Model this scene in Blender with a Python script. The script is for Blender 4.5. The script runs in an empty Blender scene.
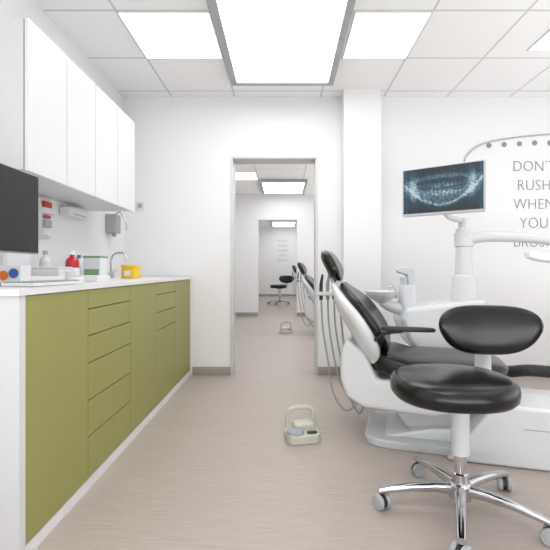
import bpy, bmesh, math
from mathutils import Vector, Matrix
sc = bpy.context.scene
COL = sc.collection
PI = math.pi

# ------------------------------------------------------------ materials
def s2l(c):
    r = []
    for v in c:
        v = v/255.0
        r.append(v/12.92 if v <= 0.04045 else ((v+0.055)/1.055)**2.4)
    return (r[0], r[1], r[2], 1)

def mat(name, rgb, rough=0.5, metal=0.0, emit=0.0, var=0.03, scale=18, bump=0.0, coat=0.0, detail=2):
    m = bpy.data.materials.new(name); m.use_nodes = True
    nt = m.node_tree; b = nt.nodes['Principled BSDF']
    c = s2l(rgb)
    tc = nt.nodes.new('ShaderNodeTexCoord')
    nz = nt.nodes.new('ShaderNodeTexNoise'); nz.inputs['Scale'].default_value = scale
    nz.inputs['Detail'].default_value = detail
    nt.links.new(tc.outputs['Object'], nz.inputs['Vector'])
    mx = nt.nodes.new('ShaderNodeMix'); mx.data_type = 'RGBA'
    mx.inputs[6].default_value = tuple(v*(1-var) for v in c[:3])+(1,)
    mx.inputs[7].default_value = tuple(min(1, v*(1+var)) for v in c[:3])+(1,)
    nt.links.new(nz.outputs['Fac'], mx.inputs[0])
    nt.links.new(mx.outputs[2], b.inputs['Base Color'])
    b.inputs['Roughness'].default_value = rough
    b.inputs['Metallic'].default_value = metal
    b.inputs['Coat Weight'].default_value = coat
    if emit:
        nt.links.new(mx.outputs[2], b.inputs['Emission Color'])
        b.inputs['Emission Strength'].default_value = emit
    if bump:
        bp = nt.nodes.new('ShaderNodeBump'); bp.inputs['Strength'].default_value = bump
        bp.inputs['Distance'].default_value = 0.002
        n2 = nt.nodes.new('ShaderNodeTexNoise'); n2.inputs['Scale'].default_value = 220
        nt.links.new(tc.outputs['Object'], n2.inputs['Vector'])
        nt.links.new(n2.outputs['Fac'], bp.inputs['Height'])
        nt.links.new(bp.outputs['Normal'], b.inputs['Normal'])
    return m

FLOOR_A = (170, 159, 151); FLOOR_B = (186, 176, 168)
def floor_mat():
    m = bpy.data.materials.new('wood_vinyl'); m.use_nodes = True
    nt = m.node_tree; b = nt.nodes['Principled BSDF']; L = nt.links.new
    tc = nt.nodes.new('ShaderNodeTexCoord')
    mp = nt.nodes.new('ShaderNodeMapping'); mp.inputs['Scale'].default_value = (4.0, 60, 1)
    L(tc.outputs['Object'], mp.inputs['Vector'])
    n1 = nt.nodes.new('ShaderNodeTexNoise'); n1.inputs['Scale'].default_value = 1.6; n1.inputs['Detail'].default_value = 6
    n1.inputs['Roughness'].default_value = 0.65
    L(mp.outputs['Vector'], n1.inputs['Vector'])
    cr = nt.nodes.new('ShaderNodeValToRGB')
    e = cr.color_ramp.elements
    e[0].position = 0.30; e[0].color = s2l(FLOOR_A)
    e[1].position = 0.70; e[1].color = s2l(FLOOR_B)
    L(n1.outputs['Fac'], cr.inputs['Fac'])
    br = nt.nodes.new('ShaderNodeTexBrick')
    br.inputs['Scale'].default_value = 1.0
    br.inputs['Brick Width'].default_value = 1.2; br.inputs['Row Height'].default_value = 0.19
    br.inputs['Mortar Size'].default_value = 0.0008
    br.inputs['Color1'].default_value = (1, 1, 1, 1); br.inputs['Color2'].default_value = (0.97, 0.965, 0.96, 1)
    br.inputs['Mortar'].default_value = (0.93, 0.92, 0.91, 1)
    L(tc.outputs['Object'], br.inputs['Vector'])
    mx = nt.nodes.new('ShaderNodeMix'); mx.data_type = 'RGBA'; mx.blend_type = 'MULTIPLY'
    mx.inputs[0].default_value = 1
    L(cr.outputs['Color'], mx.inputs[6]); L(br.outputs['Color'], mx.inputs[7])
    L(mx.outputs[2], b.inputs['Base Color'])
    b.inputs['Roughness'].default_value = 0.42
    b.inputs['Specular IOR Level'].default_value = 0.35
    return m

def mathfn(nt):
    L = nt.links.new
    def M(op, a, bb=None):
        n = nt.nodes.new('ShaderNodeMath'); n.operation = op
        for i, v in enumerate((a, bb)):
            if v is None: continue
            if isinstance(v, (int, float)): n.inputs[i].default_value = v
            else: L(v, n.inputs[i])
        return n.outputs[0]
    return M

def ceil_mat():
    m = bpy.data.materials.new('ceiling_tiles'); m.use_nodes = True
    nt = m.node_tree; b = nt.nodes['Principled BSDF']; L = nt.links.new
    tc = nt.nodes.new('ShaderNodeTexCoord'); sp = nt.nodes.new('ShaderNodeSeparateXYZ')
    L(tc.outputs['Object'], sp.inputs[0])
    M = mathfn(nt)
    pos = M('GREATER_THAN', sp.outputs[0], 0.0)
    off = M('MULTIPLY', pos, -0.82)                # the grid steps round the big fitting
    xx = M('ADD', M('ADD', sp.outputs[0], 0.47), off)
    xm = M('PINGPONG', xx, 0.3)
    yy = M('SUBTRACT', sp.outputs[1], 0.27)
    ym = M('PINGPONG', yy, 0.3)
    mn = M('MINIMUM', xm, ym)
    line = M('LESS_THAN', mn, 0.008)
    nz = nt.nodes.new('ShaderNodeTexNoise'); nz.inputs['Scale'].default_value = 90
    L(tc.outputs['Object'], nz.inputs['Vector'])
    mx0 = nt.nodes.new('ShaderNodeMix'); mx0.data_type = 'RGBA'
    mx0.inputs[6].default_value = s2l((242, 242, 242)); mx0.inputs[7].default_value = s2l((247, 247, 247))
    L(nz.outputs['Fac'], mx0.inputs[0])
    mx = nt.nodes.new('ShaderNodeMix'); mx.data_type = 'RGBA'
    L(line, mx.inputs[0]); L(mx0.outputs[2], mx.inputs[6]); mx.inputs[7].default_value = s2l((206, 206, 206))
    L(mx.outputs[2], b.inputs['Base Color']); b.inputs['Roughness'].default_value = 0.9
    return m

def xray_mat():
    """panoramic jaw radiograph drawn with maths on the screen's own coordinates"""
    m = bpy.data.materials.new('xray_image'); m.use_nodes = True
    nt = m.node_tree; b = nt.nodes['Principled BSDF']; L = nt.links.new
    M = mathfn(nt)
    tc = nt.nodes.new('ShaderNodeTexCoord'); sp = nt.nodes.new('ShaderNodeSeparateXYZ')
    L(tc.outputs['Generated'], sp.inputs[0])
    nw = nt.nodes.new('ShaderNodeTexNoise'); nw.inputs['Scale'].default_value = 7; nw.inputs['Detail'].default_value = 3
    L(tc.outputs['Generated'], nw.inputs['Vector'])
    wob = M('MULTIPLY', M('SUBTRACT', nw.outputs['Fac'], 0.5), 0.10)
    u = M('ADD', M('SUBTRACT', sp.outputs[0], 0.5), M('MULTIPLY', wob, 0.35)); v = M('ADD', M('SUBTRACT', sp.outputs[2], 0.5), wob)
    u2 = M('MULTIPLY', u, u)
    def gauss(x, w):
        q = M('DIVIDE', x, w); return M('EXPONENT', M('MULTIPLY', M('MULTIPLY', q, q), -1.0))
    def curve(c0, c2): return M('SUBTRACT', v, M('ADD', M('MULTIPLY', u2, c2), c0))
    au = M('ABSOLUTE', u)
    env = M('SUBTRACT', 1.0, gauss(M('SUBTRACT', au, 0.58), 0.12))   # fades to the sides
    stripes = M('ADD', M('MULTIPLY', M('POWER', M('ABSOLUTE', M('SINE', M('MULTIPLY', u, 62.0))), 0.7), 0.6), 0.4)
    wid = gauss(u, 0.28)
    up = M('MULTIPLY', M('MULTIPLY', gauss(curve(0.085, 0.45), 0.075), stripes), wid)
    dn = M('MULTIPLY', M('MULTIPLY', gauss(curve(-0.075, 0.45), 0.075), stripes), wid)
    gap = M('SUBTRACT', 1.0, M('MULTIPLY', gauss(curve(0.005, 0.45), 0.010), 0.5))
    teeth = M('MULTIPLY', M('MULTIPLY', M('ADD', up, dn), gap), 0.66)
    jaw = M('MULTIPLY', gauss(curve(-0.34, 2.2), 0.04), 0.6)
    body = M('MULTIPLY', gauss(curve(-0.20, 1.3), 0.16), 0.44)
    ram = M('MULTIPLY', M('MULTIPLY', gauss(M('SUBTRACT', au, 0.37), 0.06), gauss(M('SUBTRACT', v, 0.08), 0.34)), 0.65)
    pal = M('MULTIPLY', M('MULTIPLY', gauss(curve(0.29, -0.5), 0.06), gauss(u, 0.42)), 0.55)
    spine = M('MULTIPLY', gauss(M('SUBTRACT', au, 0.475), 0.03), 0.5)
    tot = M('ADD', M('ADD', M('ADD', teeth, jaw), M('ADD', body, ram)), M('ADD', pal, spine))
    tot = M('MULTIPLY', tot, env)
    nz = nt.nodes.new('ShaderNodeTexNoise'); nz.inputs['Scale'].default_value = 22; nz.inputs['Detail'].default_value = 8
    L(tc.outputs['Generated'], nz.inputs['Vector'])
    fac = M('ADD', M('MULTIPLY', tot, M('ADD', M('MULTIPLY', nz.outputs['Fac'], 1.4), 0.12)), M('MULTIPLY', nz.outputs['Fac'], 0.2))
    cr = nt.nodes.new('ShaderNodeValToRGB'); e = cr.color_ramp.elements
    e[0].position = 0.05; e[0].color = s2l((8, 16, 24))
    e[1].position = 1.0; e[1].color = s2l((190, 212, 220))
    k = cr.color_ramp.elements.new(0.35); k.color = s2l((42, 70, 84))
    k = cr.color_ramp.elements.new(0.65); k.color = s2l((96, 132, 146))
    L(fac, cr.inputs['Fac'])
    b.inputs['Base Color'].default_value = (0.01, 0.012, 0.014, 1)
    b.inputs['Roughness'].default_value = 0.4
    L(cr.outputs['Color'], b.inputs['Emission Color']); b.inputs['Emission Strength'].default_value = 0.9
    return m

WALL = mat('wall_paint', (237, 237, 238), 0.85, var=0.006)
CEIL = ceil_mat()
FLOOR = floor_mat()
XRAY = xray_mat()
BASEB = mat('grey_skirting', (158, 152, 147), 0.6)
FRAMEG = mat('pale_casing', (212, 212, 212), 0.45)
WHITE = mat('white_laminate', (230, 230, 231), 0.35, var=0.01)
OFFW = mat('grey_white_laminate', (216, 217, 219), 0.45, var=0.01)
SEAM = mat('seam_shadow', (110, 111, 113), 0.8)
GREEN = mat('olive_laminate', (151, 150, 88), 0.5, var=0.03, scale=6)
DKGREEN = mat('olive_shadow_gap', (64, 64, 30), 0.8)
PLAST = mat('white_plastic', (222, 225, 228), 0.25, var=0.01, coat=0.3)
LPLAST = mat('light_grey_plastic', (202, 206, 209), 0.3, var=0.01)
GPLAST = mat('grey_plastic', (160, 164, 168), 0.35, var=0.01)
CASTG = mat('castor_grey', (176, 179, 182), 0.35, var=0.01)
DPLAST = mat('dark_plastic', (34, 36, 38), 0.4)
CREAM = mat('cream_plastic', (198, 198, 186), 0.35, var=0.01)
LEATH = mat('black_leather', (10, 10, 12), 0.24, var=0.15, scale=8, bump=0.06)
CHROME = mat('chrome', (200, 200, 203), 0.12, metal=1.0, var=0.01)
ALU = mat('brushed_aluminium', (172, 175, 179), 0.35, metal=0.8, var=0.02)
ALUF = mat('fixture_aluminium', (172, 174, 176), 0.5, metal=0.2, var=0.02)
HOSE = mat('grey_hose', (160, 163, 165), 0.5)
BLKHOSE = mat('black_hose', (24, 24, 26), 0.45)
SCREEN = mat('dark_screen', (24, 23, 24), 0.45, var=0.02)
RED = mat('red_plastic', (200, 32, 38), 0.35)
REDL = mat('red_liquid', (185, 24, 40), 0.15, coat=0.4)
YEL = mat('yellow_plastic', (236, 198, 40), 0.4)
ORANGE = mat('orange_plastic', (228, 120, 50), 0.4)
GRN = mat('mint_green', (120, 165, 120), 0.5)
BLUE = mat('blue_plastic', (60, 100, 180), 0.4)
PAPER = mat('white_paper', (234, 235, 237), 0.8, var=0.02)
LETTER = mat('grey_lettering', (140, 142, 144), 0.7)
ARCM = mat('arc_grey', (180, 182, 184), 0.6)
GLASS = mat('frosted_cup', (205, 212, 216), 0.25, var=0.01)
LMAIN = mat('diffuser_main', (255, 255, 255), 0.6, var=0.0, emit=3.9)
LPAN = mat('diffuser_panel', (255, 255, 255), 0.6, var=0.0, emit=3.5)

# ------------------------------------------------------------ helpers
OFF = Vector((0, 0, 0))
def link(o): COL.objects.link(o); return o

def thing(name, loc, label, cat, group=None, rot=0.0, world=True):
    global OFF
    o = bpy.data.objects.new(name, None); o.empty_display_size = 0.1
    o.location = loc; o.rotation_euler = (0, 0, rot)
    o['label'] = label; o['category'] = cat
    if group: o['group'] = group
    OFF = Vector(loc) if world else Vector((0, 0, 0))
    return link(o)

def finish(bm, name, parent=None, m=None, ang=35, kind=None, label=None, wn=False):
    if parent is not None:
        bmesh.ops.translate(bm, verts=bm.verts, vec=-OFF)
    bmesh.ops.recalc_face_normals(bm, faces=bm.faces)
    me = bpy.data.meshes.new(name); bm.to_mesh(me); bm.free()
    for p in me.polygons: p.use_smooth = True
    me.set_sharp_from_angle(angle=math.radians(ang))
    o = bpy.data.objects.new(name, me); link(o)
    if m: me.materials.append(m)
    if parent is not None: o.parent = parent
    if kind: o['kind'] = kind
    if label: o['label'] = label
    if wn:
        md = o.modifiers.new('wn', 'WEIGHTED_NORMAL'); md.keep_sharp = True; md.weight = 100
    return o

def merge(bm, t, M=None):
    me = bpy.data.meshes.new('tmp')
    if M is not None: bmesh.ops.transform(t, matrix=M, verts=t.verts)
    t.to_mesh(me); t.free(); bm.from_mesh(me); bpy.data.meshes.remove(me)

def add_box(bm, x0, x1, y0, y1, z0, z1, bev=0.0, seg=2):
    t = bmesh.new()
    bmesh.ops.create_cube(t, size=1)
    for v in t.verts:
        v.co = Vector(((x0+x1)/2+v.co.x*(x1-x0), (y0+y1)/2+v.co.y*(y1-y0), (z0+z1)/2+v.co.z*(z1-z0)))
    if bev:
        bmesh.ops.bevel(t, geom=list(t.edges), offset=bev, segments=seg, affect='EDGES', profile=0.5)
    merge(bm, t)

def box(name, x0, x1, y0, y1, z0, z1, m, parent=None, bev=0.0, **k):
    bm = bmesh.new(); add_box(bm, x0, x1, y0, y1, z0, z1, bev); return finish(bm, name, parent, m, wn=bev > 0, **k)

def rings_to_bm(bm, rings):
    vs = [[bm.verts.new(p) for p in r] for r in rings]
    n = len(rings[0]); R = len(rings)
    for i in range(R-1):
        a, b = vs[i], vs[i+1]
        for j in range(n):
            bm.faces.new((a[j], a[(j+1) % n], b[(j+1) % n], b[j]))
    bm.faces.new(vs[0][::-1]); bm.faces.new(vs[-1])

def catmull(pts, n=8):
    P = [Vector(p) for p in pts]
    if len(P) < 3: return P
    out = []
    Q = [P[0]*2-P[1]]+P+[P[-1]*2-P[-2]]
    for i in range(1, len(Q)-2):
        a, b, c, d = Q[i-1:i+3]
        for k in range(n):
            t = k/n
            out.append(0.5*((2*b)+(c-a)*t+(2*a-5*b+4*c-d)*t*t+(3*b-a-3*c+d)*t**3))
    out.append(P[-1]); return out

def add_tube(bm, pts, r, n=10, smooth=8, flat=1.0):
    P = catmull(pts, smooth) if smooth and len(pts) > 2 else [Vector(p) for p in pts]
    rr = r if isinstance(r, (list, tuple)) else None
    T0 = (P[1]-P[0]).normalized()
    up = Vector((0, 0, 1)) if abs(T0.z) < 0.9 else Vector((1, 0, 0))
    N = (up - T0*up.dot(T0)).normalized()
    rings = []
    for i, p in enumerate(P):
        T = (P[min(i+1, len(P)-1)]-P[max(i-1, 0)]).normalized()
        N = (N - T*N.dot(T)).normalized(); B = T.cross(N)
        if rr:
            t = i/(len(P)-1)*(len(rr)-1); k = min(int(t), len(rr)-2); rad = rr[k]+(rr[k+1]-rr[k])*(t-k)
        else: rad = r
        rings.append([p+(N*math.cos(2*PI*j/n)*flat+B*math.sin(2*PI*j/n))*rad for j in range(n)])
    rings_to_bm(bm, rings)

def tube(name, pts, r, m, parent, n=10, smooth=8, flat=1.0, **k):
    bm = bmesh.new(); add_tube(bm, pts, r, n, smooth, flat); return finish(bm, name, parent, m, ang=50, **k)

def add_lathe(bm, prof, c, n=32, M=None):
    t = bmesh.new()
    rings = [[Vector((r*math.cos(2*PI*j/n), r*math.sin(2*PI*j/n), z)) for j in range(n)] for r, z in prof]
    rings_to_bm(t, rings)
    if M is not None: bmesh.ops.transform(t, matrix=M, verts=t.verts)
    bmesh.ops.translate(t, verts=t.verts, vec=Vector(c))
    merge(bm, t)

def lathe(name, prof, c, m, parent, n=32, M=None, **k):
    bm = bmesh.new(); add_lathe(bm, prof, c, n, M); return finish(bm, name, parent, m, ang=40, **k)

def sell(a, b, e=2.6, n=48, f=None):
    out = []
    for j in range(n):
        t = 2*PI*j/n; c, s = math.cos(t), math.sin(t)
        x = a*math.copysign(abs(c)**(2/e), c); y = b*math.copysign(abs(s)**(2/e), s)
        if f: x, y = f(x, y)
        out.append((x, y))
    return out

CUSH = [(0.80, 0.0), (0.93, 0.04), (0.985, 0.2), (1.0, 0.45), (0.985, 0.72), (0.94, 0.9), (0.84, 1.0), (0.5, 1.06), (0.15, 1.08)]
HARD = [(0.96, 0), (0.995, 0.06), (1.0, 0.2), (1.0, 0.8), (0.985, 0.95), (0.95, 1.0)]
def add_pad(bm, outline, th, M, prof=CUSH, deform=None):
    t = bmesh.new()
    rings = []
    for s, h in prof:
        r = []
        for x, y in outline:
            p = Vector((x*s, y*s, h*th))
            if deform: p = deform(p)
            r.append(p)
        rings.append(r)
    rings_to_bm(t, rings)
    merge(bm, t, M)

def pad(name, outline, th, M, m, parent, prof=CUSH, deform=None, **k):
    bm = bmesh.new(); add_pad(bm, outline, th, M, prof, deform); return finish(bm, name, parent, m, ang=45, wn=(prof is HARD), **k)

def sideprism(name, pts, v0, v1, m, parent, bev=0.012, **k):
    """profile in x,z pushed through y"""
    bm = bmesh.new()
    a = [bm.verts.new((x, v0, z)) for x, z in pts]; b = [bm.verts.new((x, v1, z)) for x, z in pts]
    n = len(pts)
    bm.faces.new(a); bm.faces.new(b[::-1])
    for i in range(n): bm.faces.new((a[i], b[i], b[(i+1) % n], a[(i+1) % n]))
    bmesh.ops.recalc_face_normals(bm, faces=bm.faces)
    if bev: bmesh.ops.bevel(bm, geom=list(bm.edges), offset=bev, segments=4, affect='EDGES', profile=0.5, clamp_overlap=True)
    return finish(bm, name, parent, m, ang=40, wn=True, **k)

def loft_xz(name, path, widths, ths, m, parent, e=2.6, off=0.0, sm=6, n=40, curl=0.0):
    """cushion whose spine runs in x,z; widths across y; ths thickness along the normal"""
    P = catmull([(x, 0, z) for x, z in path], sm)
    S_w = catmull([(w, 0, 0) for w in widths], 12); S_t = catmull([(h, 0, 0) for h in ths], 12)
    def samp(S, i):
        t = i/(len(P)-1)*(len(S)-1); k = min(int(t), len(S)-2); u = t-k
        return S[k].x+(S[k+1].x-S[k].x)*u
    rings = []
    for i, p in enumerate(P):
        T = (P[min(i+1, len(P)-1)]-P[max(i-1, 0)]).normalized()
        N = Vector((T.z, 0, -T.x))   # towards the sitter (+x)
        w = samp(S_w, i); h = samp(S_t, i)
        r = []
        for x, y in sell(w, h, e, n):
            r.append(p+Vector((0, x, 0))+N*(y+off+curl*(x*x)))
        rings.append(r)
    bm = bmesh.new(); rings_to_bm(bm, rings); return finish(bm, name, parent, m, ang=60)

# ------------------------------------------------------------ room shell
CH = 2.65
RX0, RX1 = -1.53, 3.6
box('floor', RX0-0.2, RX1+0.2, -1.7, 16.3, -0.1, 0.0, FLOOR, kind='structure')
box('ceiling', RX0-0.2, RX1+0.2, -1.7, 16.3, CH, CH+0.1, CEIL, kind='structure')
box('wall_west', RX0-0.15, RX0, -1.6, 16.2, 0, CH, WALL, kind='structure')
box('wall_east', RX1, RX1+0.15, -1.6, 16.2, 0, CH, WALL, kind='structure')
box('wall_south', RX0, RX1, -1.6, -1.5, 0, CH, WALL, kind='structure')
def wall_open(name, y0, y1, xo0, xo1, zo):
    bm = bmesh.new()
    add_box(bm, RX0, xo0, y0, y1, 0, CH); add_box(bm, xo1, RX1, y0, y1, 0, CH); add_box(bm, xo0, xo1, y0, y1, zo, CH)
    finish(bm, name, None, WALL, kind='structure')
DX0, DX1, DZ = -0.495, 0.308, 2.068
wall_open('wall_north', 4.0, 4.2, DX0, DX1, DZ)
wall_open('wall_middle', 9.1, 9.3, -0.56, 0.28, 2.09)
box('wall_far', RX0, RX1, 16.0, 16.15, 0, CH, WALL, kind='structure')
box('wall_pillar', 0.545, 0.885, 3.82, 4.0, 0, CH, WALL, kind='structure')
def casing(name, x0, x1, z, y0, y1, w=0.014):
    bm = bmesh.new()
    add_box(bm, x0-w, x0+0.008, y0-0.008, y1+0.008, 0, z+w, 0.003)
    add_box(bm, x1-0.008, x1+w, y0-0.008, y1+0.008, 0, z+w, 0.003)
    add_box(bm, x0+0.008, x1-0.008, y0-0.008, y1+0.008, z-0.008, z+w, 0.003)
    finish(bm, name, None, FRAMEG, kind='structure')
casing('door_1', DX0, DX1, DZ, 4.0, 4.2)
BH = 0.08
bm = bmesh.new(); add_box(bm, -0.87, DX0-0.016, 3.985, 4.0, 0, BH, 0.003); add_box(bm, DX1+0.016, 0.53, 3.985, 4.0, 0, BH, 0.003)
add_box(bm, 0.90, RX1, 3.985, 4.0, 0, BH, 0.003)
finish(bm, 'baseboard_north', None, BASEB, kind='structure')
bm = bmesh.new(); add_box(bm, 0.53, 0.90, 3.805, 3.82, 0, BH, 0.003); add_box(bm, 0.53, 0.545, 3.82, 3.985, 0, BH, 0.003)
finish(bm, 'baseboard_pillar', None, BASEB, kind='structure')
bm = bmesh.new(); add_box(bm, RX0, -0.56, 9.085, 9.1, 0, BH); add_box(bm, 0.28, RX1, 9.085, 9.1, 0, BH)
finish(bm, 'baseboard_middle', None, BASEB, kind='structure')
box('baseboard_far', RX0, RX1, 15.985, 16.0, 0, BH, BASEB, kind='structure')

# ------------------------------------------------------------ ceiling lights
def panel(x0, x1, y0, y1, big=False):
    z = CH
    if big:
        t = thing('ceiling_light', ((x0+x1)/2, (y0+y1)/2, z-0.06), 'large rectangular luminaire with grey metal frame and glowing diffuser', 'ceiling light', 'large ceiling lights')
        w = 0.05; zb = z-0.06
        bm = bmesh.new()
        add_box(bm, x0, x0+w, y0, y1, zb, z, 0.004); add_box(bm, x1-w, x1, y0, y1, zb, z, 0.004)
        add_box(bm, x0+w, x1-w, y0, y0+w, zb, z, 0.004); add_box(bm, x0+w, x1-w, y1-w, y1, zb, z, 0.004)
        finish(bm, 'frame', t, ALUF)
        box('diffuser', x0+w, x1-w, y0+w, y1-w, zb+0.012, zb+0.03, LMAIN, t)
    else:
        t = thing('ceiling_panel_light', ((x0+x1)/2, (y0+y1)/2, z-0.01), 'square recessed panel light glowing white in the tile grid', 'ceiling light', 'square ceiling panel lights')
        w = 0.012; zb = z-0.01
        bm = bmesh.new()
        add_box(bm, x0, x0+w, y0, y1, zb, z); add_box(bm, x1-w, x1, y0, y1, zb, z)
        add_box(bm, x0+w, x1-w, y0, y0+w, zb, z); add_box(bm, x0+w, x1-w, y1-w, y1, zb, z)
        finish(bm, 'frame', t, OFFW)
        box('diffuser', x0+w, x1-w, y0+w, y1-w, zb+0.002, z-0.001, LPAN, t)
panel(-0.45, 0.425, 1.95, 3.63, True)
panel(-0.45, 0.425, 7.6, 8.85, True)
panel(-0.45, 0.425, 13.9, 15.6, True)
for y in (2.67, 0.27):  # near row is overhead out of view, added for more light
    panel(-1.07, -0.47, y, y+0.6)
    panel(0.45, 0.95, y, y+0.6)
for y in (2.55, 0.27):  # near panel likewise unseen, added to brighten the room
    panel(1.82, 2.15, y, y+0.6)
panel(-0.45, 0.425, -0.8, 0.6, True)  # unseen luminaire above the camera, added to lift the room's light
for y in (5.07, 7.05): panel(-1.07, -0.47, y, y+0.6); panel(0.95, 1.55, y, y+0.6)
panel(-0.45, 0.425, 4.8, 6.2, True)  # added for brightness in the second room, hidden from view
panel(-0.45, 0.425, 10.2, 11.6, True)

# added fill lights, out of view, aimed up to brighten ceiling and walls
def area(name, loc, sx, sy, power, rot):
    l = bpy.data.lights.new(name, 'AREA'); l.shape = 'RECTANGLE'; l.size = sx; l.size_y = sy; l.energy = power
    o = bpy.data.objects.new(name, l); o.location = loc; o.rotation_euler = rot; link(o)
area('fill_uplight', (0.6, -0.7, 0.5), 3.2, 1.2, 50, (PI-0.5, 0, 0))
area('fill_uplight', (2.9, 1.5, 0.4), 1.0, 2.6, 42, (PI, 0.25, 0))
area('fill_uplight', (2.4, 6.8, 0.5), 2.0, 3.5, 52, (PI, 0, 0))
area('fill_uplight', (2.4, 12.5, 0.5), 2.0, 5.0, 66, (PI, 0, 0))

# ------------------------------------------------------------ base cabinets
FX = -0.895
ys = [1.445, 1.91, 2.44, 2.94, 3.45, 3.985]
ZT = 0.912
kinds = ['door', [0.912, 0.822, 0.700, 0.575, 0.405, 0.240, 0.05], 'door', [0.912, 0.825, 0.70, 0.575, 0.05], 'door']
for i in range(5):
    y0, y1 = ys[i], ys[i+1]
    isd = kinds[i] == 'door'
    t = thing('base_cabinet', ((RX0+FX)/2, (y0+y1)/2, 0),
              'white base cabinet with plain olive green door' if isd else 'white base cabinet with a stack of olive green drawers', 'cabinet', 'olive green base cabinets')
    box('body', RX0+0.002, FX-0.014, y0+0.001, y1-0.001, 0, ZT, WHITE, t)
    box('gap_shade', FX-0.014, FX-0.012, y0+0.001, y1-0.001, 0.052, ZT, DKGREEN, t)  # dark olive sheet standing in for shade in the gaps between fronts
    box('plinth', FX-0.014, FX+0.004, y0, y1, 0, 0.046, WHITE, t)
    zz = [ZT, 0.05] if isd else kinds[i]
    for k in range(len(zz)-1):
        box('door' if isd else 'drawer', FX-0.012, FX+0.004, y0+0.002, y1-0.002, zz[k+1]+0.0025, zz[k]-0.0025, GREEN, t)
t = thing('end_panel', ((RX0+FX)/2, 1.43, 0), 'white laminate end panel closing the row of base cabinets', 'cabinet panel')
box('panel', RX0+0.002, FX+0.006, 1.41, 1.444, 0, ZT, OFFW, t)
bm = bmesh.new(); add_box(bm, RX0+0.002, FX+0.012, 1.40, 3.985, ZT+0.001, 0.935)
add_box(bm, RX0+0.002, RX0+0.014, 1.40, 3.985, 0.935, 1.0)
o = finish(bm, 'worktop', None, WHITE); o['label'] = 'long white laminate worktop on the olive green cabinets'; o['category'] = 'worktop'

# ------------------------------------------------------------ wall cabinets
UX = -1.18
for i in range(4):
    y0 = 1.936+i*0.3475; y1 = y0+0.3475
    t = thing('wall_cabinet', ((RX0+UX)/2, (y0+y1)/2, 1.46), 'handleless white wall cabinet with glossy flat door', 'cabinet', 'white wall cabinets')
    box('body', RX0+0.002, UX-0.021, y0+0.0005, y1-0.0005, 1.465, 2.16, OFFW, t)
    box('gap_shade', UX-0.021, UX-0.019, y0+0.0005, y1-0.0005, 1.466, 2.159, SEAM, t)  # grey sheet, colour stands in for the shadow in the door seams
    box('door', UX-0.018, UX, y0+0.003, y1-0.003, 1.460, 2.165, WHITE, t)

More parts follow.
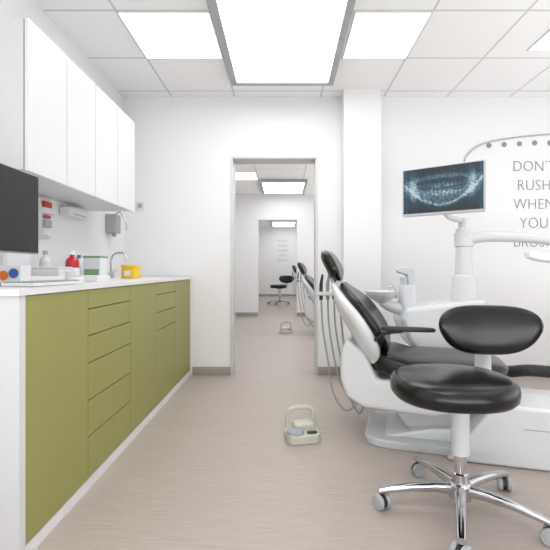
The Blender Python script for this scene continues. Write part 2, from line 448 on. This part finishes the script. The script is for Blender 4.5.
# ------------------------------------------------------------ dental chair (local frame: +x foot end, y across)
def build_chair(loc, rot):
    t = thing('dental_chair', loc, 'reclining dental chair, black leather upholstery, white shell and floor base', 'dental chair', 'dental treatment chairs', rot=rot, world=False)
    pad('base_plate', sell(0.46, 0.27, 6), 0.045, Matrix.Translation((-0.04, 0.0, 0)), LPLAST, t, HARD)
    sideprism('base_cover', [(-0.40, 0.04), (0.16, 0.04), (0.16, 0.13), (-0.12, 0.11), (-0.26, 0.075)], -0.19, 0.19, PLAST, t, 0.015)
    sideprism('floor_box', [(-0.06, 0.0), (1.1, 0.0), (1.1, 0.29), (0.24, 0.315), (0.17, 0.30), (0.10, 0.21)], -0.33, 0.08, PLAST, t, 0.02)
    box('panel_seam', 0.30, 1.09, -0.332, -0.328, 0.20, 0.204, GPLAST, t)
    sideprism('lift_column', [(-0.26, 0.08), (0.10, 0.08), (0.14, 0.24), (-0.38, 0.24)], -0.13, 0.13, LPLAST, t, 0.02)
    sideprism('seat_shell', [(-0.60, 0.60), (-0.635, 0.50), (-0.635, 0.36), (-0.60, 0.26), (-0.50, 0.205), (-0.12, 0.185), (0.10, 0.24), (0.22, 0.32), (0.23, 0.375), (-0.42, 0.375), (-0.49, 0.52)], -0.235, 0.235, PLAST, t, 0.035)
    # seat cushion
    def sd(p):
        return Vector((p.x, p.y, p.z + 0.07*max(0, -p.x-0.14)/0.25 + 0.12*(p.y*p.y)))
    pad('seat', sell(0.40, 0.285, 3.4, 56), 0.13, Matrix.Translation((-0.105, 0, 0.358)), LEATH, t, CUSH, sd)
    # backrest
    bp = [(-0.375, 0.51), (-0.42, 0.575), (-0.49, 0.68), (-0.575, 0.80), (-0.65, 0.915)]
    bs = [(-0.42, 0.43), (-0.465, 0.55), (-0.53, 0.67), (-0.615, 0.79), (-0.685, 0.925)]
    loft_xz('backrest_shell', bs, [0.20, 0.285, 0.31, 0.285, 0.13], [0.035, 0.066, 0.062, 0.050, 0.018], PLAST, t, off=-0.022, curl=0.6)
    loft_xz('backrest', bp, [0.14, 0.255, 0.282, 0.255, 0.09], [0.02, 0.056, 0.060, 0.050, 0.018], LEATH, t, e=2.3, curl=0.6)
    # headrest
    tube('headrest_post', [(-0.66, 0, 0.84), (-0.725, 0, 0.96), (-0.745, 0, 1.03)], 0.014, CHROME, t)
    loft_xz('headrest', [(-0.665, 0.935), (-0.69, 0.97), (-0.72, 1.03), (-0.755, 1.09), (-0.775, 1.12)], [0.05, 0.125, 0.14, 0.12, 0.05], [0.014, 0.038, 0.042, 0.036, 0.014], LEATH, t, curl=1.0)
    # armrest
    tube('armrest_support', [(-0.44, -0.27, 0.60), (-0.41, -0.297, 0.625), (-0.37, -0.303, 0.652), (-0.28, -0.30, 0.666)], [0.011, 0.010, 0.010, 0.009], DPLAST, t)
    pad('armrest_pad', sell(0.145, 0.025, 3), 0.024, Matrix.Translation((-0.255, -0.30, 0.666)), DPLAST, t)
    # instrument holder and hoses
    bm = bmesh.new()
    add_tube(bm, [(-0.56, 0.18, 0.62), (-0.66, 0.24, 0.72), (-0.75, 0.24, 0.84)], 0.014)
    finish(bm, 'holder_arm', t, PLAST)
    bm = bmesh.new(); add_box(bm, -0.83, -0.70, 0.06, 0.28, 0.83, 0.855, 0.008)
    finish(bm, 'instrument_holder', t, PLAST, wn=True)
    data = [(-0.81, 0.10, -0.02, 0.08), (-0.775, 0.15, 0.02, 0.14), (-0.74, 0.20, 0.06, 0.07), (-0.705, 0.25, 0.10, 0.17)]
    for k, (x, y, dx, zb) in enumerate(data):
        tube('instrument_hose', [(x, y, 0.83), (x+0.01, y, 0.62), (x+0.05, y-0.02, 0.40), (-0.70+dx, y-0.05, zb+0.12), (-0.61+dx, 0.05, zb+0.01), (-0.50, 0.0, 0.225)], 0.006, HOSE, t, n=8)
        tube('handpiece', [(x, y, 0.80), (x, y, 0.90), (x+0.01, y, 0.97)], [0.013, 0.012, 0.007], GPLAST if k % 2 else DPLAST, t, n=10)
    # ribbed suction hose at the foot end
    tube('foot_hose', [(0.10, 0.06, 0.38), (0.30, 0.02, 0.41), (0.45, 0.0, 0.43), (0.75, 0.02, 0.40), (1.05, 0.06, 0.33), (1.2, 0.1, 0.12)],
         [0.035 if i % 2 else 0.032 for i in range(121)], BLKHOSE, t, n=16, smooth=48)
    return t

def copy_tree(root, newloc):
    kids = list(root.children_recursive)
    new = root.copy(); COL.objects.link(new); new.location = newloc
    m = {root: new}
    for c in kids:
        d = c.copy(); COL.objects.link(d); m[c] = d
    for c in kids:
        m[c].parent = m[c.parent]
    return new
chair = build_chair((1.0, 2.5, 0), -0.28)

# cables on the floor behind the chair
t = thing('floor_cable', (1.9, 3.15, 0), 'thin white cable lying on the floor beside the dental unit', 'cable', 'floor cables')
tube('cable', [(1.43, 3.05, 0.012), (1.60, 3.22, 0.010), (1.80, 3.30, 0.010), (2.02, 3.20, 0.010), (2.3, 2.98, 0.010), (2.7, 2.9, 0.010)], 0.009, LPLAST, t, n=8)
t = thing('floor_cable', (1.9, 2.95, 0), 'thin white cable lying on the floor beside the dental unit', 'cable', 'floor cables')
tube('cable', [(1.43, 2.95, 0.012), (1.65, 3.02, 0.010), (1.85, 2.98, 0.010), (2.05, 2.82, 0.010), (2.4, 2.7, 0.010)], 0.008, GPLAST, t, n=8)

# ------------------------------------------------------------ foot control
def build_pedal(loc, rot):
    t = thing('foot_control', loc, 'cream plastic foot control pedal with raised carrying handle and grey knob', 'foot pedal', 'dental foot controls', rot=rot, world=False)
    pad('base', sell(0.10, 0.10, 4.5), 0.05, Matrix.Identity(4), CREAM, t, HARD)
    sideprism('housing', [(-0.06, 0.04), (0.09, 0.04), (0.075, 0.088), (-0.04, 0.080)], -0.01, 0.09, CREAM, t, 0.012)
    tube('carrying_handle', [(-0.080, 0.055, 0.04), (-0.072, 0.06, 0.125), (-0.055, 0.062, 0.155), (0.0, 0.063, 0.163), (0.058, 0.062, 0.160), (0.080, 0.06, 0.135), (0.092, 0.055, 0.04)], 0.0135, CREAM, t, smooth=5, n=14)
    lathe('pedal_knob', [(0.050, 0.0), (0.050, 0.012), (0.045, 0.018), (0.042, 0.016), (0.040, 0.016), (0.02, 0.026), (0.001, 0.027)], (-0.045, -0.045, 0.048), GPLAST, t)
    pad('pedal_button', sell(0.03, 0.014, 3), 0.01, Matrix.Translation((0.05, -0.06, 0.049)), DPLAST, t, HARD)
    return t
pedal = build_pedal((0.105, 2.50, 0), 0.15)

# ------------------------------------------------------------ stool
def build_stool(loc, base_ang, back_ang, label):
    t = thing('dental_stool', loc, label, 'stool', 'wheeled operator stools', world=False)
    pad('seat', sell(0.246, 0.235, 2.3, 64), 0.095, Matrix.Translation((-0.035, 0, 0.474)), LEATH, t, CUSH)
    pad('seat_plate', sell(0.10, 0.10, 2.4), 0.02, Matrix.Translation((0, 0, 0.455)), DPLAST, t, HARD)
    lathe('column', [(0.030, 0.235), (0.036, 0.24), (0.036, 0.42), (0.05, 0.45), (0.05, 0.462)], (0, 0, 0), PLAST, t)
    lathe('gas_lift', [(0.032, 0.08), (0.032, 0.16), (0.026, 0.165), (0.026, 0.24)], (0, 0, 0), CHROME, t)
    bm = bmesh.new()
    add_lathe(bm, [(0.03, 0.055), (0.046, 0.06), (0.046, 0.115), (0.036, 0.125), (0.03, 0.126)], (0, 0, 0))
    R = 0.32
    for k in range(5):
        a = base_ang+k*2*PI/5
        t2 = bmesh.new()
        prs = [(0.03, 0.095, 0.022, 0.024), (0.10, 0.100, 0.021, 0.020), (0.20, 0.095, 0.019, 0.016), (0.29, 0.082, 0.017, 0.013), (R+0.012, 0.074, 0.015, 0.011)]
        rings_to_bm(t2, [[Vector((r, y, z+zz)) for y, zz in sell(w, h, 3, 16)] for r, z, w, h in prs])
        merge(bm, t2, Matrix.Rotation(a, 4, 'Z'))
    finish(bm, 'star_base', t, CHROME)
    for k in range(5):
        a = base_ang+k*2*PI/5; c, s = math.cos(a), math.sin(a)
        ra = a+0.9+k*0.7
        ax = Vector((math.cos(ra), math.sin(ra), 0))
        cc = Vector((R*c, R*s, 0.031))
        Mw = Vector((0, 0, 1)).rotation_difference(ax).to_matrix().to_4x4()
        bm = bmesh.new()
        add_lathe(bm, [(0.010, -0.006), (0.028, -0.006), (0.028, 0.006), (0.010, 0.006)], cc, 24, Mw)
        add_lathe(bm, [(0.008, 0.0), (0.008, 0.035)], cc+Vector((0, 0, 0.008)), 12)
        w = finish(bm, 'caster', t, DPLAST)
        for sgn in (-1, 1):
            bm = bmesh.new()
            add_lathe(bm, [(0.006, -0.012), (0.020, -0.010), (0.022, -0.008), (0.027, -0.010), (0.031, -0.006), (0.031, 0.006), (0.027, 0.010), (0.022, 0.008), (0.020, 0.010), (0.006, 0.012)], cc+ax*0.019*sgn, 24, Mw)
            finish(bm, 'wheel', w, CASTG)
    # backrest
    bx, by = math.cos(back_ang)*0.31, math.sin(back_ang)*0.31
    f = Vector((-0.12, -1, 0.06)).normalized()
    side = Vector((-f.y, f.x, 0)).normalized(); up = f.cross(side)
    if up.z < 0: up = -up
    M = Matrix(((side.x, up.x, f.x, bx), (side.y, up.y, f.y, by), (side.z, up.z, f.z, 0.722), (0, 0, 0, 1)))
    def shp(x, y):
        k = 1-0.24*max(0, -y+0.01)/0.12
        return x*k, y
    pad('backrest', sell(0.226, 0.114, 3.0, 72, shp), 0.055, M, LEATH, t, CUSH, lambda p: Vector((p.x, p.y, p.z+0.8*p.x*p.x)))
    bm = bmesh.new()
    add_tube(bm, [(0.05, 0.04, 0.46), (bx*0.75, by*0.75, 0.455), (bx*0.98, by*1.05, 0.48), (bx-f.x*0.03, by-f.y*0.03, 0.58), (bx, by+0.005, 0.72)], [0.028, 0.032, 0.037, 0.037, 0.032], n=16, flat=0.5)
    finish(bm, 'backrest_bracket', t, PLAST, ang=60)
    return t
stool = build_stool((0.73, 1.74, 0), math.radians(-112), math.radians(47), 'wheeled stool, black leather seat, bean-shaped backrest, chrome star base')

# ------------------------------------------------------------ dental unit (column, spittoon, lamp arm)
t = thing('dental_unit', (1.15, 3.0, 0), 'white dental unit with spittoon bowl, cup filler and lamp column', 'dental unit')
sideprism('unit_body', [(0.95, 0.0), (1.42, 0.0), (1.42, 0.74), (1.38, 0.80), (0.84, 0.74), (0.80, 0.66), (0.86, 0.50), (0.95, 0.42)], 2.86, 3.14, PLAST, t, 0.035)
lathe('lamp_pole', [(0.085, 0.76), (0.078, 0.94), (0.074, 0.955), (0.058, 0.965), (0.055, 1.20), (0.055, 1.29), (0.04, 1.30), (0.036, 1.36), (0.03, 1.37)], (1.285, 3.0, 0), PLAST, t, n=32)
lathe('spittoon_bowl', [(0.03, 0.765), (0.05, 0.78), (0.095, 0.807), (0.112, 0.838), (0.116, 0.85), (0.106, 0.85), (0.09, 0.83), (0.03, 0.817), (0.001, 0.815)], (0.69, 2.98, 0), PLAST, t, n=40)
tube('spittoon_neck', [(0.69, 2.98, 0.775), (0.76, 2.99, 0.74), (0.88, 3.0, 0.71)], [0.03, 0.038, 0.05], PLAST, t)
pad('cup_console', sell(0.06, 0.06, 3), 0.16, Matrix.Translation((0.878, 3.0, 0.735)), PLAST, t, HARD)
sideprism('cup_filler', [(0.88, 0.88), (0.92, 0.88), (0.93, 1.0), (0.905, 1.025), (0.82, 1.02), (0.80, 1.0), (0.81, 0.98), (0.87, 0.965)], 2.97, 3.03, LPLAST, t, 0.012)
tube('bowl_rinser', [(0.80, 2.99, 0.80), (0.785, 2.98, 0.875), (0.755, 2.98, 0.882), (0.745, 2.98, 0.868)], 0.007, CHROME, t)
tube('monitor_arm', [(1.285, 3.0, 1.33), (1.25, 2.99, 1.355), (1.19, 2.97, 1.365), (1.14, 2.955, 1.40), (1.13, 2.955, 1.50)], 0.02, PLAST, t)
bm = bmesh.new()
add_lathe(bm, [(0.05, 1.16), (0.066, 1.17), (0.066, 1.26), (0.05, 1.27)], (1.285, 3.0, 0), 24)
add_tube(bm, [(1.30, 2.98, 1.215), (1.42, 2.96, 1.235), (1.65, 2.92, 1.225), (1.85, 2.88, 1.205), (1.98, 2.86, 1.18)], [0.042, 0.038, 0.034, 0.036, 0.038], n=14)
finish(bm, 'lamp_arm', t, PLAST)
bm = bmesh.new()
add_lathe(bm, [(0.035, 1.04), (0.048, 1.05), (0.048, 1.22), (0.035, 1.23)], (1.98, 2.86, 0), 24)
add_tube(bm, [(1.50, 2.60, 1.095), (1.56, 2.63, 1.09), (1.66, 2.68, 1.085), (1.82, 2.76, 1.085), (1.98, 2.86, 1.09)], [0.018, 0.03, 0.038, 0.04, 0.04], n=14)
finish(bm, 'lamp_forearm', t, PLAST)

# cup
t = thing('drinking_cup', (0.76, 3.02, 0.85), 'small frosted plastic rinsing cup on the unit console', 'cup')
lathe('cup', [(0.020, 0.896), (0.025, 0.945), (0.027, 0.948), (0.024, 0.946), (0.019, 0.905), (0.001, 0.903)], (0.845, 2.965, 0), GLASS, t, n=24)

# ------------------------------------------------------------ x-ray monitor
wdir = Vector((0.829, -0.559, 0)); nrm = Vector((-0.559, -0.829, 0)); mc = Vector((1.088, 2.90, 1.553))
t = thing('monitor', mc, 'flat monitor in light frame showing a dental panoramic x-ray', 'monitor', world=False)
MM = Matrix(((wdir.x, 0, nrm.x, 0), (wdir.y, 0, nrm.y, 0), (0, 1, 0, 0), (0, 0, 0, 1)))
def mplate(name, a0, a1, b0, b1, d0, d1, m, bev=0.003):
    bm = bmesh.new(); tt = bmesh.new()
    bmesh.ops.create_cube(tt, size=1)
    for v in tt.verts: v.co = Vector(((a0+a1)/2+v.co.x*(a1-a0), (b0+b1)/2+v.co.y*(b1-b0), (d0+d1)/2+v.co.z*(d1-d0)))
    if bev: bmesh.ops.bevel(tt, geom=list(tt.edges), offset=bev, segments=2, affect='EDGES')
    merge(bm, tt, MM); return finish(bm, name, t, m, wn=True)
mplate('housing', -0.276, 0.276, -0.168, 0.172, -0.045, 0.0, LPLAST, 0.006)
mplate('screen', -0.265, 0.265, -0.150, 0.163, -0.002, 0.003, XRAY, 0.0)

# ------------------------------------------------------------ wall lettering
def word_mesh(body, size):
    cu = bpy.data.curves.new('txt', 'FONT'); cu.body = body; cu.size = size; cu.align_x = 'CENTER'
    cu.space_character = 1.04; cu.extrude = 0.0015; cu.offset = -0.0031
    o = bpy.data.objects.new('txt', cu); COL.objects.link(o)
    bpy.context.view_layer.update()
    me = bpy.data.meshes.new_from_object(o.evaluated_get(bpy.context.evaluated_depsgraph_get()))
    bpy.data.objects.remove(o)
    me.materials.clear(); me.materials.append(LETTER)
    for v in me.vertices: v.co.x *= 0.88
    return me
def lettering(size, loc, step):
    t = thing('wall_lettering', loc, "thin grey capital letters reading DON'T RUSH WHEN YOU BRUSH", 'wall lettering', 'wall lettering')
    for i, wd in enumerate(["DON'T", 'RUSH', 'WHEN', 'YOU', 'BRUSH']):
        ob = bpy.data.objects.new('word', word_mesh(wd, size)); COL.objects.link(ob)
        ob.location = (0, 0, -i*step); ob.rotation_euler = (PI/2, 0, 0); ob.parent = t
lettering(0.145, (2.38, 3.997, 1.94), 0.18)
lettering(0.145, (-0.05, 15.997, 2.05), 0.18)
# arc decoration with dots
bm = bmesh.new()
add_tube(bm, [(1.71, 3.992, 2.02), (1.74, 3.992, 2.09), (1.83, 3.992, 2.17), (1.98, 3.992, 2.225), (2.25, 3.992, 2.265), (2.6, 3.992, 2.295), (3.0, 3.992, 2.30)], 0.007, n=8)
o = finish(bm, 'wall_arc', None, ARCM); o['label'] = 'pale grey curved line decoration on the wall above the lettering'; o['category'] = 'wall decoration'
for k in range(8):
    x = 1.95+k*0.145
    bm = bmesh.new(); add_lathe(bm, [(0.024, -0.002), (0.024, 0.002)], (x, 3.996, 2.185+0.008*min(k, 3)), 24, Matrix.Rotation(PI/2, 4, 'X'))
    o = finish(bm, 'wall_dot', None, LETTER); o['label'] = 'small round grey dot sticker on the white wall'; o['category'] = 'wall decoration'; o['group'] = 'wall dots'

# ------------------------------------------------------------ computer monitor on the worktop
ZW = 0.9355
t = thing('computer_monitor', (-1.12, 1.6, ZW), 'black flat computer screen with silver edge standing on the worktop', 'monitor')
box('housing', -1.135, -1.105, 1.32, 1.89, 1.07, 1.42, ALU, t, bev=0.004)
box('screen', -1.106, -1.102, 1.326, 1.884, 1.076, 1.414, SCREEN, t)
tube('stand_neck', [(-1.15, 1.60, ZW+0.01), (-1.15, 1.60, 1.15)], 0.02, ALU, t, smooth=0)
box('stand_foot', -1.25, -1.10, 1.50, 1.72, ZW, ZW+0.012, ALU, t, bev=0.003)

t = thing('keyboard', (-1.02, 1.75, ZW), 'slim white computer keyboard lying on the worktop', 'keyboard')
box('key_tray', -1.08, -0.95, 1.60, 1.98, ZW+0.001, ZW+0.014, WHITE, t, bev=0.003)
bm = bmesh.new()
for a in range(5):
    for b in range(14): add_box(bm, -1.073+a*0.024, -1.054+a*0.024, 1.61+b*0.026, 1.63+b*0.026, ZW+0.014, ZW+0.019)
o = finish(bm, 'keys', t, GPLAST); o['kind'] = 'stuff'
t = thing('computer_mouse', (-1.03, 2.08, ZW), 'small white computer mouse', 'computer mouse')
pad('mouse_body', sell(0.03, 0.05, 2.3), 0.03, Matrix.Translation((-1.03, 2.08, ZW)), PLAST, t)

t = thing('patterned_box', (-1.27, 1.93, ZW), 'small white box with blue and orange round pattern', 'box')
box('box_body', -1.34, -1.18, 1.88, 1.96, ZW, ZW+0.085, PAPER, t, bev=0.003)
for nm, xx, zz2, mm in (('blue_dot', -1.31, 0.045, BLUE), ('orange_dot', -1.255, 0.040, ORANGE), ('blue_dot', -1.210, 0.05, BLUE)):
    lathe(nm, [(0.022, -0.001), (0.022, 0.001)], (xx, 1.879, ZW+zz2), mm, t, n=20, M=Matrix.Rotation(PI/2, 4, 'X'))
def sheet(x, y, w, d, z, ang):
    t = thing('paper_sheet', (x, y, z), 'loose white paper sheet curling on the worktop', 'paper', 'loose papers', rot=ang, world=False)
    pts = 9; bm = bmesh.new(); g = []
    for i in range(pts):
        u = i/(pts-1)
        g.append([bm.verts.new(((j/4-0.5)*w, (u-0.5)*d, 0.002+0.03*(u**3))) for j in range(5)])
    for i in range(pts-1):
        for j in range(4): bm.faces.new((g[i][j], g[i][j+1], g[i+1][j+1], g[i+1][j]))
    finish(bm, 'sheet', t, PAPER)
sheet(-1.20, 2.10, 0.15, 0.20, ZW, 0.3)
sheet(-1.38, 2.12, 0.15, 0.20, ZW, -0.2)
t = thing('paper_cup', (-1.10, 2.16, ZW), 'short white paper cup standing on the worktop', 'cup')
lathe('cup', [(0.020, 0), (0.026, 0.055), (0.028, 0.058), (0.025, 0.056), (0.018, 0.01), (0.001, 0.008)], (-1.10, 2.16, ZW+0.0005), PLAST, t, n=24)
t = thing('document_tray', (-1.42, 2.30, ZW), 'white plastic tray of papers standing by the wall', 'tray')
box('tray_back', -1.50, -1.485, 2.20, 2.42, ZW, ZW+0.20, PLAST, t, bev=0.003)
box('tray_floor', -1.484, -1.40, 2.20, 2.42, ZW, ZW+0.012, PLAST, t, bev=0.003)
box('paper_stack', -1.482, -1.455, 2.21, 2.41, ZW+0.013, ZW+0.23, PAPER, t)

def bottle(name, x, y, h, r, m, label, cap=WHITE, lab=None):
    t = thing(name, (x, y, ZW), label, 'bottle')
    lathe('bottle_body', [(r*0.9, 0), (r, 0.006), (r, h*0.62), (r*0.85, h*0.72), (r*0.35, h*0.82), (r*0.35, h*0.88)], (x, y, ZW), m, t, n=28)
    lathe('cap', [(r*0.42, h*0.87), (r*0.42, h*0.99), (r*0.38, h)], (x, y, ZW), cap, t, n=20)
    if lab: lathe('bottle_label', [(r*1.01, h*0.15), (r*1.015, h*0.16), (r*1.015, h*0.42), (r*1.01, h*0.43)], (x, y, ZW), lab, t, n=28)
bottle('soap_bottle', -1.28, 2.54, 0.18, 0.039, REDL, 'bottle of red liquid with white cap and label', WHITE, WHITE)
bottle('spray_bottle', -1.42, 2.50, 0.18, 0.032, PLAST, 'white plastic bottle standing by the wall', GPLAST)
bottle('spray_bottle', -1.44, 2.95, 0.17, 0.030, PLAST, 'white plastic bottle with blue cap by the wall', BLUE)

def carton(name, x0, x1, y0, y1, h, m, mt, label, cat='box'):
    t = thing(name, ((x0+x1)/2, (y0+y1)/2, ZW), label, cat)
    box('box_body', x0, x1, y0, y1, ZW, ZW+h, m, t, bev=0.004)
    box('box_lid', x0-0.003, x1+0.003, y0-0.003, y1+0.003, ZW+h, ZW+h+0.012, mt, t, bev=0.004)
    return t
wb = carton('wipes_box', -1.31, -1.20, 2.74, 2.86, 0.145, PLAST, GRN, 'white box of wipes with mint green lid')
box('green_stripe', -1.302, -1.208, 2.738, 2.7395, ZW+0.03, ZW+0.07, GRN, wb)
carton('tissue_box', -1.34, -1.20, 2.24, 2.38, 0.07, WHITE, OFFW, 'low white cardboard box of tissues')
t = thing('glove_carton', (-1.08, 2.33, ZW), 'flat white carton lying on the worktop', 'box')
box('carton', -1.16, -1.00, 2.25, 2.42, ZW, ZW+0.035, WHITE, t, bev=0.003)
t = thing('sharps_container', (-1.18, 3.24, ZW), 'small yellow sharps container with yellow lid', 'sharps container')
pad('container_body', sell(0.06, 0.07, 4), 0.085, Matrix.Translation((-1.18, 3.24, ZW)), YEL, t, HARD)
pad('container_lid', sell(0.063, 0.073, 4), 0.018, Matrix.Translation((-1.18, 3.24, ZW+0.085)), YEL, t, HARD)
box('container_label', -1.205, -1.160, 3.166, 3.169, ZW+0.02, ZW+0.06, WHITE, t)
t = thing('faucet', (-1.40, 3.5, ZW), 'chrome swan-neck washbasin tap', 'faucet')
tube('spout', [(-1.44, 3.5, ZW), (-1.44, 3.5, 1.08), (-1.41, 3.5, 1.135), (-1.34, 3.5, 1.14), (-1.31, 3.5, 1.10)], 0.009, CHROME, t)
lathe('tap_base', [(0.025, 0), (0.025, 0.03), (0.014, 0.04)], (-1.44, 3.5, ZW), CHROME, t, n=20)
tube('lever', [(-1.44, 3.52, 0.98), (-1.42, 3.58, 1.0)], 0.006, CHROME, t, smooth=0)

# wall mounted things
t = thing('soap_dispenser', (-1.47, 3.66, 1.30), 'grey metal wall-mounted soap dispenser with elbow lever', 'soap dispenser')
box('dispenser_body', -1.529, -1.44, 3.59, 3.71, 1.32, 1.48, ALU, t, bev=0.008)
tube('elbow_lever', [(-1.47, 3.65, 1.48), (-1.42, 3.65, 1.50), (-1.37, 3.65, 1.40), (-1.37, 3.65, 1.34)], 0.006, CHROME, t)
box('nozzle', -1.49, -1.46, 3.635, 3.665, 1.29, 1.32, GPLAST, t, bev=0.004)
t = thing('glove_dispenser', (-1.50, 2.65, 1.24), 'narrow wall-hung holder with red and white packets', 'dispenser')
box('holder', -1.529, -1.50, 2.59, 2.70, 1.20, 1.45, PLAST, t, bev=0.004)
box('red_packet', -1.500, -1.485, 2.60, 2.69, 1.395, 1.43, RED, t, bev=0.003)
box('white_packet', -1.500, -1.470, 2.60, 2.69, 1.35, 1.388, WHITE, t, bev=0.003)
box('red_packet', -1.500, -1.485, 2.61, 2.68, 1.325, 1.343, RED, t, bev=0.003)
box('grey_packet', -1.500, -1.480, 2.61, 2.68, 1.27, 1.315, GPLAST, t, bev=0.003)
box('white_packet', -1.500, -1.475, 2.605, 2.685, 1.215, 1.262, PAPER, t, bev=0.003)
t = thing('towel_dispenser', (-1.49, 3.05, 1.38), 'low white wall-mounted dispenser rail under the cabinets', 'dispenser')
box('dispenser_body', -1.529, -1.45, 2.85, 3.12, 1.37, 1.435, WHITE, t, bev=0.012)
box('slot', -1.451, -1.448, 2.90, 3.08, 1.382, 1.389, GPLAST, t)
t = thing('wall_socket', (-1.36, 3.99, 1.60), 'small white wall socket plate', 'wall socket')
box('plate', -1.41, -1.33, 3.988, 3.9995, 1.57, 1.65, PLAST, t, bev=0.003)
box('socket_insert', -1.39, -1.35, 3.985, 3.989, 1.59, 1.63, GPLAST, t, bev=0.002)

# ------------------------------------------------------------ rooms beyond
copy_tree(chair, (0.98, 6.6, 0))
copy_tree(chair, (0.98, 11.0, 0))
copy_tree(pedal, (0.03, 6.7, 0))
s2 = copy_tree(stool, (-0.13, 12.3, 0))
s2['label'] = 'black wheeled stool with backrest standing in the far treatment room'

# ------------------------------------------------------------ camera / world / view
cam = bpy.data.cameras.new('camera'); co = bpy.data.objects.new('camera', cam); link(co)
co.location = (0, 0, 1.0); co.rotation_euler = (PI/2, 0, 0)
cam.sensor_width = 36; cam.lens = 36*420/550
cam.shift_x = -9/550; cam.shift_y = -5/550
cam.clip_start = 0.05
sc.camera = co
w = bpy.data.worlds.new('world'); sc.world = w; w.use_nodes = True
w.node_tree.nodes['Background'].inputs[0].default_value = (0.9, 0.95, 1, 1)
w.node_tree.nodes['Background'].inputs[1].default_value = 0.5
sc.view_settings.view_transform = 'Standard'
sc.view_settings.look = 'None'
sc.view_settings.exposure = 0.0
